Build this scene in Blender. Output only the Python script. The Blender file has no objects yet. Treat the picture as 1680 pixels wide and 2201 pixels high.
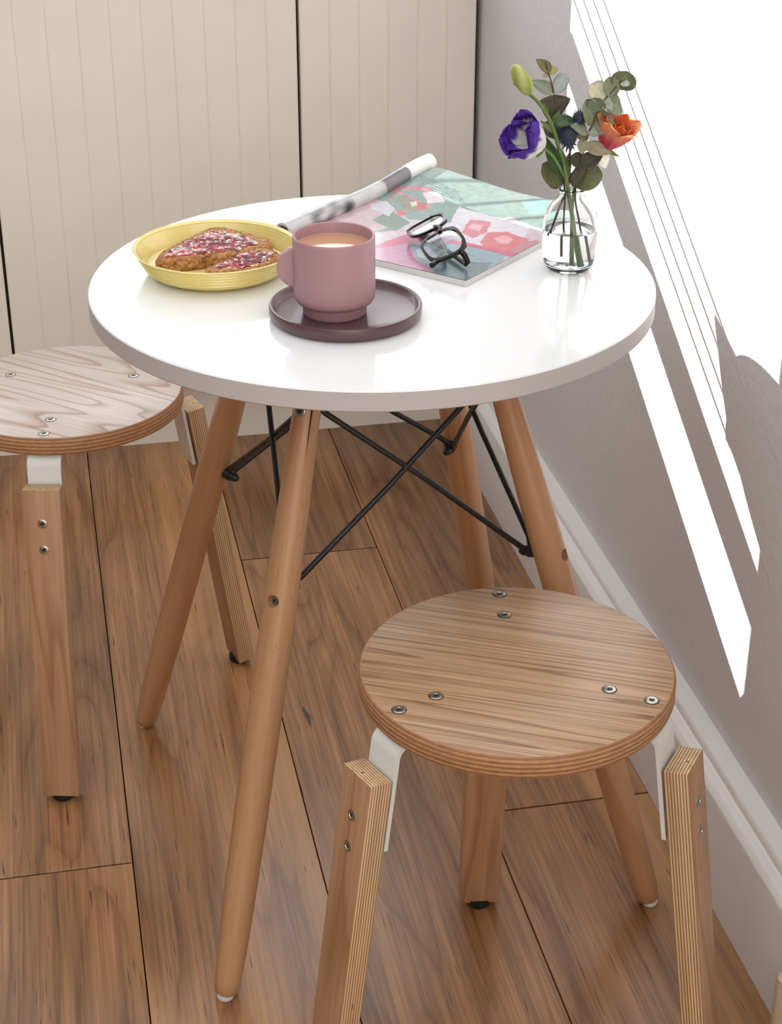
import bpy, bmesh, math, random
from mathutils import Vector, Matrix, noise
random.seed(7)
PI = math.pi
scn = bpy.context.scene
col = scn.collection

# ------------------------------------------------------------------ camera
CAM = Vector((-0.1736, -1.8343, 1.3626)); FPX = 3723.36
CR = Vector((0.9799, -0.1996, 0.0005)); CU = Vector((0.0919, 0.4538, 0.8863)); CF = Vector((0.1771, 0.8685, -0.4630))
cd = bpy.data.cameras.new('camera'); cd.sensor_fit = 'HORIZONTAL'; cd.sensor_width = 36; cd.lens = FPX / 1680 * 36
cd.clip_start = 0.05; cd.clip_end = 50
co = bpy.data.objects.new('camera', cd); col.objects.link(co)
m = Matrix((CR, CU, -CF)).transposed().to_4x4(); m.translation = CAM; co.matrix_world = m
scn.camera = co
# ------------------------------------------------------------------ world, sun, exposure
wd = bpy.data.worlds.new('World'); scn.world = wd; wd.use_nodes = True
bg = wd.node_tree.nodes['Background']; bg.inputs[0].default_value = (0.93, 0.97, 1.0, 1); bg.inputs[1].default_value = 1.1
SX, SY, SZ = 0.66, -1.0, -0.545                      # direction in which sunlight travels
sl = bpy.data.lights.new('sun', 'SUN'); sl.energy = 9; sl.angle = math.radians(0.07); sl.color = (1, 0.95, 0.88)
so = bpy.data.objects.new('sun', sl); col.objects.link(so)
so.rotation_euler = Vector((SX, SY, SZ)).to_track_quat('-Z', 'Y').to_euler(); so.location = (-2, 4, 4)
scn.view_settings.view_transform = 'Standard'; scn.view_settings.look = 'None'
scn.view_settings.exposure = 0.36; scn.view_settings.gamma = 1; scn.view_settings.use_curve_mapping = False

# ------------------------------------------------------------------ helpers
def ray(x, y): return CF + CR * ((x - 840) / FPX) - CU * ((y - 1100.5) / FPX)
def at_z(x, y, z): d = ray(x, y); return CAM + d * ((z - CAM.z) / d.z)
def at_y(x, y, Y): d = ray(x, y); return CAM + d * ((Y - CAM.y) / d.y)
def lin(c):
    return tuple(((v / 255) / 12.92 if v / 255 <= 0.04045 else ((v / 255 + 0.055) / 1.055) ** 2.4) for v in c) + (1,)

def finish(o, smooth=True, ang=40):
    if smooth:
        o.data.shade_smooth(); o.data.set_sharp_from_angle(angle=math.radians(ang))
    return o
def link(name, me, mat=None, parent=None):
    o = bpy.data.objects.new(name, me); col.objects.link(o)
    if mat is not None and len(me.materials) == 0:
        for k in (mat if isinstance(mat, (list, tuple)) else [mat]): me.materials.append(k)
    if parent is not None: o.parent = parent
    return o
def pyd(name, v, f, mat, parent=None, smooth=True, ang=40, mi=None):
    me = bpy.data.meshes.new(name); me.from_pydata([tuple(a) for a in v], [], f); me.update()
    o = link(name, me, mat, parent)
    if mi:
        for i, k in enumerate(mi): me.polygons[i].material_index = k
    return finish(o, smooth, ang)
def bmo(name, bm, mat, parent=None, smooth=True, ang=40):
    bmesh.ops.recalc_face_normals(bm, faces=bm.faces)
    me = bpy.data.meshes.new(name); bm.to_mesh(me); bm.free()
    return finish(link(name, me, mat, parent), smooth, ang)
def empty(name, loc=(0, 0, 0), rz=0):
    o = bpy.data.objects.new(name, None); col.objects.link(o); o.location = loc; o.rotation_euler = (0, 0, rz)
    o.empty_display_size = 0.05
    return o
def tag(o, label=None, cat=None, group=None, kind=None):
    if label: o['label'] = label
    if cat: o['category'] = cat
    if group: o['group'] = group
    if kind: o['kind'] = kind
    return o
def box_bm(x0, x1, y0, y1, z0, z1, bev=0, seg=2):
    bm = bmesh.new(); bmesh.ops.create_cube(bm, size=1)
    for v in bm.verts:
        v.co = Vector((x0 + (v.co.x + .5) * (x1 - x0), y0 + (v.co.y + .5) * (y1 - y0), z0 + (v.co.z + .5) * (z1 - z0)))
    if bev: bmesh.ops.bevel(bm, geom=bm.edges[:], offset=bev, segments=seg, profile=.5, affect='EDGES')
    return bm
def box(name, x0, x1, y0, y1, z0, z1, mat, parent=None, bev=0):
    return bmo(name, box_bm(x0, x1, y0, y1, z0, z1, bev), mat, parent)
def lathe(name, prof, mat, parent=None, n=64, ang=40, closed=False):
    v, f = [], []; m_ = len(prof)
    for i in range(n):
        a = 2 * PI * i / n; c, s = math.cos(a), math.sin(a)
        for r, z in prof: v.append((r * c, r * s, z))
    rng = m_ if closed else m_ - 1
    for i in range(n):
        j = (i + 1) % n
        for k in range(rng):
            l = (k + 1) % m_
            f.append((i * m_ + k, j * m_ + k, j * m_ + l, i * m_ + l))
    bm = bmesh.new(); me = bpy.data.meshes.new(name); me.from_pydata(v, [], f); bm.from_mesh(me); bpy.data.meshes.remove(me)
    bmesh.ops.remove_doubles(bm, verts=bm.verts, dist=1e-6)
    bmesh.ops.dissolve_degenerate(bm, edges=bm.edges, dist=1e-7)
    return bmo(name, bm, mat, parent, True, ang)
def frame_of(d):
    d = d.normalized(); up = Vector((0, 0, 1)) if abs(d.z) < .95 else Vector((1, 0, 0))
    a = d.cross(up).normalized(); return a, a.cross(d).normalized()
def tube_data(pts, rad, n=10, cap=True):
    pts = [Vector(p) for p in pts]; v, f = [], []
    rr = rad if isinstance(rad, (list, tuple)) else [rad] * len(pts)
    a0 = None
    for i, p in enumerate(pts):
        d = (pts[min(i + 1, len(pts) - 1)] - pts[max(i - 1, 0)])
        if a0 is None: a0, b0 = frame_of(d)
        else:
            d.normalize(); a0 = (a0 - d * a0.dot(d)).normalized(); b0 = a0.cross(d).normalized()
        for k in range(n):
            t = 2 * PI * k / n; v.append(p + (a0 * math.cos(t) + b0 * math.sin(t)) * rr[i])
    for i in range(len(pts) - 1):
        for k in range(n):
            l = (k + 1) % n; f.append((i * n + k, i * n + l, (i + 1) * n + l, (i + 1) * n + k))
    if cap: f.append(tuple(range(n))[::-1]); f.append(tuple((len(pts) - 1) * n + k for k in range(n)))
    return v, f
def tube(name, pts, rad, mat, parent=None, n=10):
    v, f = tube_data(pts, rad, n); bm = bmesh.new(); me = bpy.data.meshes.new('t'); me.from_pydata([tuple(a) for a in v], [], f); bm.from_mesh(me); bpy.data.meshes.remove(me)
    return bmo(name, bm, mat, parent, True, 50)
def smooth_path(pts, n=6):
    pts = [Vector(p) for p in pts]; out = []
    for i in range(len(pts) - 1):
        p0, p1, p2, p3 = pts[max(i - 1, 0)], pts[i], pts[i + 1], pts[min(i + 2, len(pts) - 1)]
        for k in range(n):
            t = k / n
            out.append(.5 * ((2 * p1) + (p2 - p0) * t + (2 * p0 - 5 * p1 + 4 * p2 - p3) * t * t + (3 * p1 - p0 - 3 * p2 + p3) * t ** 3))
    out.append(pts[-1]); return out

# ------------------------------------------------------------------ materials
def mat_new(name):
    mt = bpy.data.materials.new(name); mt.use_nodes = True
    return mt, mt.node_tree, mt.node_tree.nodes['Principled BSDF']
def nd(nt, t, **kw):
    n = nt.nodes.new(t)
    for k, v in kw.items(): setattr(n, k, v)
    return n
def ramp(nt, fac, stops, interp='LINEAR'):
    r = nd(nt, 'ShaderNodeValToRGB'); r.color_ramp.interpolation = interp
    e = r.color_ramp.elements
    while len(e) < len(stops): e.new(.5)
    for i, (p, c) in enumerate(stops): e[i].position = p; e[i].color = c if len(c) == 4 else tuple(c) + (1,)
    nt.links.new(fac, r.inputs[0]); return r.outputs[0]
def mixc(nt, fac, a, b, mode='MIX'):
    x = nd(nt, 'ShaderNodeMix', data_type='RGBA', blend_type=mode)
    for s, v in ((0, fac), (6, a), (7, b)):
        if isinstance(v, (int, float, tuple)): x.inputs[s].default_value = v
        else: nt.links.new(v, x.inputs[s])
    return x.outputs[2]
def bump(nt, bs, h, strength=.2, dist=.002):
    b = nd(nt, 'ShaderNodeBump'); b.inputs['Strength'].default_value = strength; b.inputs['Distance'].default_value = dist
    nt.links.new(h, b.inputs['Height']); nt.links.new(b.outputs[0], bs.inputs['Normal']); return b
def plain(name, c, rough=.5, metal=0, coat=0, spec=None, bumpn=None, var=0):
    mt, nt, bs = mat_new(name)
    bs.inputs['Base Color'].default_value = lin(c); bs.inputs['Roughness'].default_value = rough; bs.inputs['Metallic'].default_value = metal
    if coat: bs.inputs['Coat Weight'].default_value = coat; bs.inputs['Coat Roughness'].default_value = .08
    if spec is not None: bs.inputs['Specular IOR Level'].default_value = spec
    if bumpn or var:
        tc = nd(nt, 'ShaderNodeTexCoord'); n = nd(nt, 'ShaderNodeTexNoise'); n.inputs['Scale'].default_value = bumpn[0] if bumpn else 20
        n.inputs['Detail'].default_value = 4; nt.links.new(tc.outputs['Object'], n.inputs['Vector'])
        if bumpn: bump(nt, bs, n.outputs[0], bumpn[1], bumpn[2])
        if var:
            n2 = nd(nt, 'ShaderNodeTexNoise'); n2.inputs['Scale'].default_value = 9; n2.inputs['Detail'].default_value = 5; nt.links.new(tc.outputs['Object'], n2.inputs['Vector'])
            cc = lin(c); lo = tuple(v * (1 - var) for v in cc[:3]) + (1,)
            nt.links.new(ramp(nt, n2.outputs[0], [(.3, lo), (.7, cc)]), bs.inputs['Base Color'])
    return mt
def vcol(name, rough=.4, coat=0, sss=0, trans=0, spec=.5):
    mt, nt, bs = mat_new(name); a = nd(nt, 'ShaderNodeVertexColor', layer_name='Col')
    nt.links.new(a.outputs[0], bs.inputs['Base Color']); bs.inputs['Roughness'].default_value = rough
    bs.inputs['Coat Weight'].default_value = coat; bs.inputs['Specular IOR Level'].default_value = spec
    if trans:
        t = nd(nt, 'ShaderNodeBsdfTranslucent'); nt.links.new(a.outputs[0], t.inputs[0]); mx = nd(nt, 'ShaderNodeMixShader'); mx.inputs[0].default_value = trans
        nt.links.new(bs.outputs[0], mx.inputs[1]); nt.links.new(t.outputs[0], mx.inputs[2]); nt.links.new(mx.outputs[0], nt.nodes['Material Output'].inputs[0])
    return mt
def wood(name, stops, grain=(60, 1.5, 60), axis='Y', ringscale=14, ringdist=6, ringdetail=2, warp=(3, .35, 3), fine=.35, rough=.45, coat=0, pores=None, rnd=True, bmp=.15, streak=None, contrast=1, spec=.5, blotch=None, crack=None, fibre=None):
    """grain: noise stretch; warp: stretch of the growth-ring field; stops: ramp of ring colours"""
    mt, nt, bs = mat_new(name); L = nt.links.new
    tc = nd(nt, 'ShaderNodeTexCoord'); vec = tc.outputs['Object']
    if rnd:
        oi = nd(nt, 'ShaderNodeObjectInfo'); mul = nd(nt, 'ShaderNodeVectorMath', operation='SCALE'); comb = nd(nt, 'ShaderNodeCombineXYZ')
        L(oi.outputs['Random'], comb.inputs[0]); L(oi.outputs['Random'], comb.inputs[1]); L(oi.outputs['Random'], comb.inputs[2]); L(comb.outputs[0], mul.inputs[0]); mul.inputs['Scale'].default_value = 23
        ad = nd(nt, 'ShaderNodeVectorMath', operation='ADD'); L(vec, ad.inputs[0]); L(mul.outputs[0], ad.inputs[1]); vec = ad.outputs[0]
    def mp(s):
        m_ = nd(nt, 'ShaderNodeMapping'); m_.inputs['Scale'].default_value = s; L(vec, m_.inputs[0]); return m_.outputs[0]
    big = nd(nt, 'ShaderNodeTexNoise'); big.inputs['Scale'].default_value = 1; big.inputs['Detail'].default_value = ringdetail; big.inputs['Roughness'].default_value = .45; L(mp(warp), big.inputs['Vector'])
    mul2 = nd(nt, 'ShaderNodeMath', operation='MULTIPLY'); mul2.inputs[1].default_value = ringscale; L(big.outputs[0], mul2.inputs[0])
    fr = nd(nt, 'ShaderNodeMath', operation='FRACT'); L(mul2.outputs[0], fr.inputs[0])
    fin = nd(nt, 'ShaderNodeTexNoise'); fin.inputs['Scale'].default_value = 1; fin.inputs['Detail'].default_value = 6; fin.inputs['Roughness'].default_value = .6; L(mp(grain), fin.inputs['Vector'])
    ringc = ramp(nt, fr.outputs[0], stops)
    f2 = ramp(nt, fin.outputs[0], [(.3, (1 - fine,) * 3), (.65, (1, 1, 1))])
    c = mixc(nt, 1.0, ringc, f2, 'MULTIPLY')
    if streak:
        sn = nd(nt, 'ShaderNodeTexNoise'); sn.inputs['Scale'].default_value = 1; sn.inputs['Detail'].default_value = 2; L(mp(streak[0]), sn.inputs['Vector'])
        sf = ramp(nt, sn.outputs[0], streak[2]); c = mixc(nt, sf, c, streak[1])
    if fibre:
        bn = nd(nt, 'ShaderNodeTexNoise'); bn.inputs['Scale'].default_value = 1; bn.inputs['Detail'].default_value = 4; L(mp(fibre), bn.inputs['Vector'])
        c = mixc(nt, 1.0, c, ramp(nt, bn.outputs[0], [(.34, (.74, .72, .7)), (.56, (1, 1, 1))]), 'MULTIPLY')
    if blotch:
        bn = nd(nt, 'ShaderNodeTexNoise'); bn.inputs['Scale'].default_value = 1; bn.inputs['Detail'].default_value = 3; L(mp(blotch[0]), bn.inputs['Vector'])
        c = mixc(nt, 1.0, c, ramp(nt, bn.outputs[0], [(.32, (blotch[1],) * 3), (.58, (1, 1, 1)), (.8, (1.0, 1.0, 1.0))]), 'MULTIPLY')
    if crack:
        kn = nd(nt, 'ShaderNodeTexNoise'); kn.inputs['Scale'].default_value = 1; kn.inputs['Detail'].default_value = 2; kn.inputs['Distortion'].default_value = .6; L(mp(crack[0]), kn.inputs['Vector'])
        c = mixc(nt, ramp(nt, kn.outputs[0], [(crack[2], (0, 0, 0)), (crack[2] + .04, (1, 1, 1))]), c, crack[1])
    if pores:
        pn = nd(nt, 'ShaderNodeTexNoise'); pn.inputs['Scale'].default_value = 1; pn.inputs['Detail'].default_value = 1; L(mp(pores[0]), pn.inputs['Vector'])
        pf = ramp(nt, pn.outputs[0], [(pores[2], (0, 0, 0)), (pores[2] + .05, (1, 1, 1))]); c = mixc(nt, pf, c, pores[1])
    L(c, bs.inputs['Base Color']); bs.inputs['Roughness'].default_value = rough; bs.inputs['Coat Weight'].default_value = coat; bs.inputs['Coat Roughness'].default_value = .25
    bs.inputs['Specular IOR Level'].default_value = spec
    bump(nt, bs, fin.outputs[0], bmp, .0006)
    return mt
def ply(name, axis, n, c1, c2, holes=True):
    """plywood edge: stacked layers along one object axis"""
    mt, nt, bs = mat_new(name); L = nt.links.new
    tc = nd(nt, 'ShaderNodeTexCoord'); sp = nd(nt, 'ShaderNodeSeparateXYZ'); L(tc.outputs['Object'], sp.inputs[0])
    k = nd(nt, 'ShaderNodeMath', operation='MULTIPLY'); k.inputs[1].default_value = n; L(sp.outputs['XYZ'.index(axis)], k.inputs[0])
    sn = nd(nt, 'ShaderNodeMath', operation='FRACT'); L(k.outputs[0], sn.inputs[0])
    base = ramp(nt, sn.outputs[0], [(0, lin(c1)), (.42, lin(c1)), (.5, lin(c2)), (.9, lin(c2)), (1, lin(c1))])
    m_ = nd(nt, 'ShaderNodeMapping'); s = [120, 120, 120]; s['XYZ'.index('Z')] = 6 if axis != 'Z' else 400
    m_.inputs['Scale'].default_value = s; L(tc.outputs['Object'], m_.inputs[0])
    no = nd(nt, 'ShaderNodeTexNoise'); no.inputs['Scale'].default_value = 1; no.inputs['Detail'].default_value = 4; L(m_.outputs[0], no.inputs['Vector'])
    c = mixc(nt, 1.0, base, ramp(nt, no.outputs[0], [(.3, (.72,) * 3), (.65, (1, 1, 1))]), 'MULTIPLY')
    if holes:
        m2 = nd(nt, 'ShaderNodeMapping'); s2 = [300, 300, 45]; m2.inputs['Scale'].default_value = s2; L(tc.outputs['Object'], m2.inputs[0])
        n2 = nd(nt, 'ShaderNodeTexNoise'); n2.inputs['Scale'].default_value = 1; n2.inputs['Detail'].default_value = 0; L(m2.outputs[0], n2.inputs['Vector'])
        c = mixc(nt, ramp(nt, n2.outputs[0], [(.80, (0, 0, 0)), (.84, (1, 1, 1))]), c, lin((60, 36, 22)))
    L(c, bs.inputs['Base Color']); bs.inputs['Roughness'].default_value = .55
    return mt
def glass(name, c=(1, 1, 1, 1), ior=1.45, rough=0):
    mt, nt, bs = mat_new(name); g = nd(nt, 'ShaderNodeBsdfGlass'); g.inputs['Color'].default_value = c; g.inputs['IOR'].default_value = ior; g.inputs['Roughness'].default_value = rough
    nt.links.new(g.outputs[0], nt.nodes['Material Output'].inputs[0]); return mt

M = {}
M['wall'] = plain('wall_paint', (217, 215, 217), .85, bumpn=(90, .35, .004))
M['dark_wall'] = plain('umber_wall_paint', (96, 88, 80), .85)
M['room_wall'] = plain('taupe_wall_paint', (226, 222, 216), .85)
M['white_wall'] = plain('white_wall_paint', (232, 230, 226), .85)
M['skirting'] = plain('skirting_gloss', (228, 224, 222), .35, bumpn=(60, .12, .002))
M['cabinet'] = plain('cabinet_paint', (240, 234, 223), .38, bumpn=(220, .04, .001), var=.05)
M['carcass'] = plain('carcass_dark', (70, 58, 44), .7)
M['plinth'] = plain('plinth_paint', (242, 236, 224), .5)
M['worktop'] = plain('worktop_stone', (225, 222, 216), .35)
mt, nt, bs = mat_new('backlight_glass'); t_ = nd(nt, 'ShaderNodeBsdfTranslucent'); t_.inputs[0].default_value = (.86, .88, .90, 1)
nt.links.new(t_.outputs[0], nt.nodes['Material Output'].inputs[0]); M['frosted'] = mt  # translucent sheet added to glow in the sun and backlight the room
M['underfloor'] = plain('underfloor_dark', (34, 24, 18), .9)
M['oak'] = wood('oak_floor', [(0, lin((170, 119, 77))), (.45, lin((182, 131, 88))), (.8, lin((168, 117, 76))), (.95, lin((150, 101, 63))), (1, lin((166, 115, 74)))],
    grain=(260, 5, 260), warp=(7, .7, 4), ringscale=13, ringdetail=2, fine=.5, fibre=(70, 1.6, 70), rough=.30, coat=.22, bmp=.25,
    streak=((8, .45, 8), lin((198, 145, 92)), [(.57, (0, 0, 0)), (.63, (.6, .6, .6)), (1, (.75, .75, .75))]), pores=((420, 14, 420), lin((92, 56, 33)), .69), blotch=((5, 1.6, 5), .62), crack=((60, 5, 60), lin((64, 42, 28)), .76))
M['ash'] = wood('ash_veneer', [(0, lin((190, 151, 115))), (.55, lin((196, 158, 122))), (.82, lin((172, 130, 93))), (.95, lin((142, 98, 64))), (1, lin((182, 142, 106)))],
    grain=(8, 320, 80), warp=(.55, 30, 3), ringscale=17, ringdetail=1, fine=.36, rough=.34, coat=.35, bmp=.2)
M['sheen_ash'] = wood('sheen_ash_veneer', [(0, lin((210, 190, 180))), (.6, lin((214, 196, 188))), (.84, lin((194, 166, 150))), (.95, lin((170, 136, 118))), (1, lin((204, 182, 172)))],
    grain=(8, 320, 80), warp=(1.8, 13, 3), ringscale=13, ringdetail=1.5, fine=.22, rough=.34, coat=.35, bmp=.2)  # ash veneer with brighter light and sheen painted into its colours
M['veneer'] = wood('leg_veneer', [(0, lin((184, 139, 103))), (.6, lin((190, 146, 110))), (.92, lin((164, 118, 82))), (1, lin((184, 139, 103)))],
    grain=(200, 200, 7), warp=(6, 14, 1.3), ringscale=7, fine=.25, rough=.42)
M['beech'] = wood('beech_leg', [(0, lin((186, 139, 99))), (.6, lin((192, 146, 106))), (.93, lin((170, 122, 84))), (1, lin((186, 139, 99)))],
    grain=(260, 260, 12), warp=(9, 9, 1.1), ringscale=4, fine=.12, rough=.38, coat=.1, pores=((500, 500, 70), lin((170, 116, 76)), .69))
M['plyleg'] = ply('plywood_edge', 'X', 345, (226, 196, 154), (168, 124, 82))
M['plyseat'] = ply('plywood_seat_edge', 'Z', 210, (198, 152, 108), (158, 108, 70), False)
M['white_metal'] = plain('white_metal', (224, 224, 220), .4)
M['steel'] = plain('screw_steel', (190, 188, 182), .28, 1)
M['steel_dark'] = plain('screw_socket', (60, 56, 50), .5, .6)
M['black_rod'] = plain('black_rod', (34, 34, 36), .42, .2, bumpn=(400, .15, .001))
M['black_rubber'] = plain('black_rubber', (22, 21, 20), .7)
M['glide'] = plain('white_glide', (225, 225, 228), .4)
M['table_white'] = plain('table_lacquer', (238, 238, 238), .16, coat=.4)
M['table_edge_shaded'] = plain('table_edge_shaded', (196, 190, 190), .45)  # rim and underside darkened in colour for the weaker light from the front

# ------------------------------------------------------------------ the setting
XF, XW, YD, YP, YB = 0.5175, 0.56, 1.011, 1.076, 1.62        # skirting face, wall plane, door plane, plinth, back wall
fl = tag(box('floor', -2.6, XW + .1, -3.6, 1.75, -.05, -.0165, M['underfloor']), 'wide oiled oak plank floor', kind='structure')
def plank(x0, x1, y0, y1):
    g = .0007; dz = random.uniform(-.0004, 0)
    w, l = x1 - x0 - 2 * g, y1 - y0 - .0030
    bm = box_bm(-w / 2, w / 2, -l / 2, l / 2, -.016, 0, .0006, 1)
    o = bmo('plank', bm, M['oak'], fl, False); o.location = ((x0 + x1) / 2, (y0 + y1) / 2, dz)
PW = .2237
bounds = [XF + .012, .3006, .0772, -.147] + [-.147 - PW * k for k in range(1, 11)]
joints = {0: [-1.62, -.1135], 1: [-.92, .606], 2: [-1.25, 1.3], 3: [-1.75, -.123], 4: [-.8, .75]}
for i in range(len(bounds) - 1):
    js = joints.get(i, [random.uniform(-2.2, -1.2), random.uniform(-.5, .7)])
    ys = [-3.6] + js + [1.1 if js[-1] < 1.1 else 1.75]
    for a, b in zip(ys[:-1], ys[1:]): plank(bounds[i + 1], bounds[i], a, b)

# right wall and its skirting board
wall = tag(box('wall_right', XW, XW + .12, -3.6, 1.75, -.05, 2.6, M['wall']), 'pale painted plaster wall with bright slanting sunlight', kind='structure')
prof = [(.5175, 0), (.5175, .1365), (.5187, .139), (.5240, .1432), (.5262, .1428), (.5305, .1452), (.5330, .1475), (.5345, .1478), (.5352, .1515), (.5362, .1553), (.5385, .1573), (.559, .1585), (XW + .002, .1585), (XW + .002, 0)]
v = [(x, y, z) for y in (-3.6, 1.1) for x, z in prof]; n = len(prof)
f = [(k, (k + 1) % n, n + (k + 1) % n, n + k) for k in range(n)] + [tuple(range(n))[::-1], tuple(range(n, 2 * n))]
tag(pyd('baseboard_right', v, f, M['skirting'], smooth=True, ang=35), 'tall white moulded skirting board along the sunlit wall', kind='structure')
# back wall with the window that the sun comes through (above the picture)
YS = 1.60
def wx(J): return SX * (J - YS)                   # jamb position from the shadow edge on the right wall
def wz(c): return c + .545 * YS
JR, JL = 1.3655, .535
x0, x1, zs, zt = wx(JL), wx(JR), wz(.385), 2.35
WX0, WX1, WZ0 = -1.25, XW - .05, .96
bm = bmesh.new()
for (a, b, c, d) in ((-2.6, WX0, -.05, 2.6), (WX1, XW, -.05, 2.6), (WX0, WX1, -.05, WZ0), (WX0, WX1, zt, 2.6)):
    bb = box_bm(a, b, YS, YS + .05, c, d); me = bpy.data.meshes.new('t'); bb.to_mesh(me); bb.free(); bm.from_mesh(me); bpy.data.meshes.remove(me)
tag(bmo('wall_back', bm, M['white_wall'], smooth=False), 'white back wall above the cabinets', kind='structure')
# frosted panes added as soft backlight around one open casement (no pane there)
wn = tag(empty('window_1', (0, YS, WZ0)), 'open casement over the worktop among added frosted backlight panes', kind='structure')
def wbox(name, a, b, c, d, y0, y1, mat):
    o = box(name, a, b, y0, y1, c - WZ0, d - WZ0, mat, wn); return o
for (a, b, c, d) in ((WX0, x0, WZ0, zt), (x1, WX1, WZ0, zt), (x0, x1, WZ0, zs)):
    wbox('backlight_pane', a, b, c, d, .02, .026, M['frosted'])
fw = .012
for (a, b, c, d) in ((x0 - .03, x0, WZ0, zt), (x1, x1 + .03, WZ0, zt), (x0, x1, zs - .03, zs)):
    wbox('glazing_bar', a, b, c, d, 0, .04, M['white_metal'])
tag(box('wall_left', -2.72, -2.6, -3.6, 1.75, -.05, 2.6, M['dark_wall']), 'taupe wall at the far side of the room', kind='structure')
tag(box('wall_front', -2.72, XW + .12, -3.72, -3.6, -.05, 2.6, M['room_wall']), 'taupe wall behind the viewer', kind='structure')
# venetian blind in the window: bottom rail and open slats lined up with the sun
bl = tag(empty('venetian_blind', ((x0 + x1) / 2, YS - .03, wz(.4885))), 'white slatted blind hanging in the back window above the worktop', 'blind')
def blind_part(name, zc, dy, th, mat):
    o = box(name, -(x1 - x0) / 2 - .02, (x1 - x0) / 2 + .02, -dy / 2, dy / 2, -th / 2, th / 2, mat, bl); o.location = (0, 0, zc - bl.location.z); return o
off = -.545 * .03
blind_part('bottom_rail', (wz(.4885) + wz(.562)) / 2 + off, .02, (.562 - .4885) - .012, M['white_metal'])
c = .608; k = 0
while wz(c) < zt - .06:
    o = blind_part('slat', wz(c) + off, .024, (.0042 if k < 4 else .0010), M['white_metal']); o.rotation_euler = (math.atan(.545), 0, 0)
    c += .0313; k += 1
blind_part('head_rail', zt - .02, .03, .04, M['white_metal'])

# ------------------------------------------------------------------ cabinets along the back wall
BW = .0505
def cabinet(xa, xb, label, nb):
    c = empty('base_cabinet', ((xa + xb) / 2, YD, 0)); w = xb - xa
    tag(c, label, 'cabinet', None)
    box('carcass', -w / 2, w / 2, .024, .57, .152, .86, M['carcass'], c)
    box('plinth', -w / 2, w / 2, YP - YD, YP - YD + .018, 0, .152, M['plinth'], c)
    d = empty('door', (0, 0, 0)); d.parent = c
    # door built as one lipped panel with proud tongue-and-groove boards
    db = box('door', -w / 2 + .0025, w / 2 - .0025, .006, .022, .150, .855, M['cabinet'], c)
    bpy.data.objects.remove(d)
    bwid = (w - .005) / nb
    for i in range(nb):
        a = -w / 2 + .0025 + i * bwid
        b_ = a + bwid; sec = [(a, .0016), (a + .0018, 0), (b_ - .0018, 0), (b_, .0016), (b_, .0055), (a, .0055)]
        o = pyd('board', [(x_, y_, z_) for z_ in (.150, .855) for x_, y_ in sec], [(k_, (k_ + 1) % 6, 6 + (k_ + 1) % 6, 6 + k_) for k_ in range(6)] + [(5, 4, 3, 2, 1, 0), (6, 7, 8, 9, 10, 11)], M['cabinet'], db, False)
    return c
cabinet(.251, .5535, 'cream grooved cabinet beside the right wall, narrow door', 6)
cabinet(-.257, .251, 'cream grooved cabinet with wide door behind the plate of toast', 10)
cabinet(-.765, -.257, 'cream grooved cabinet behind the plywood stool with sheen-painted seat', 10)
cabinet(-1.273, -.765, 'cream grooved cabinet, fourth along the row from the right wall', 10)
cabinet(-1.781, -1.273, 'cream grooved cabinet, fifth along the row from the right wall', 10)
tag(box('worktop', -2.0, XW - .002, YD - .02, YS - .002, .86, .90, M['worktop'], bev=.003), 'pale stone worktop on the cream cabinets', 'worktop')

# ------------------------------------------------------------------ table
TX, TY, TZ, TR = .1611, -.0913, .72, .3036
tb = tag(empty('round_table', (TX, TY, 0)), 'round white table on splayed beech legs with black wire bracing', 'table')
top = lathe('tabletop', [(0, .698), (TR - .0015, .698), (TR, .6995), (TR, .7185), (TR - .0012, .72), (0, .72)], None, tb, 160, 20)
top.data.materials.append(M['table_white']); top.data.materials.append(M['table_edge_shaded'])
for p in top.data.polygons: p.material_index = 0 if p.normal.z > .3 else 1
legs = {'front': ((.0861, -.1814), (-.0626, -.3769)), 'left': ((.0571, .0014), (-.1105, .1702)), 'right': ((.2649, -.1624), (.4481, -.3204)), 'back': ((.2487, .0176), (.3952, .2056))}
AX = {}
def legpt(k, z):
    (a, b), (c_, d) = legs[k]; t = z / .70
    return Vector((c_ + (a - c_) * t, d + (b - d) * t, z))
LPROF = [(.699, .0138), (.65, .0142), (.60, .0150), (.52, .0170), (.43, .0185), (.32, .0188), (.2, .0186), (.1, .0176), (.05, .0163), (.02, .0146), (.0042, .0126)]
def leg_r(z):
    for (za, ra), (zb, rb) in zip(LPROF[:-1], LPROF[1:]):
        if zb <= z <= za: return rb + (ra - rb) * (z - zb) / (za - zb)
    return .014
def bolt(parent, p, d, r=.0062, h=.0025, mat=None):
    """hex-socket cap screw facing along d; local z is outward"""
    o = lathe('bolt', [(0, 0), (r, 0), (r, h * .7), (r * .85, h), (r * .5, h), (r * .42, h * .45), (0, h * .45)], M['steel'], parent, 24, 30)
    o.rotation_euler = d.to_track_quat('Z', 'Y').to_euler(); o.location = p
    s = lathe('socket', [(0, 0), (r * .40, 0), (r * .40, .0003), (0, .0003)], M['steel_dark'], o, 6); s.location = (0, 0, h * .5)
    return o
ctr = Vector((.1636, -.0836, 0)); TBO = Vector((TX, TY, 0))
out = {}
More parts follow.
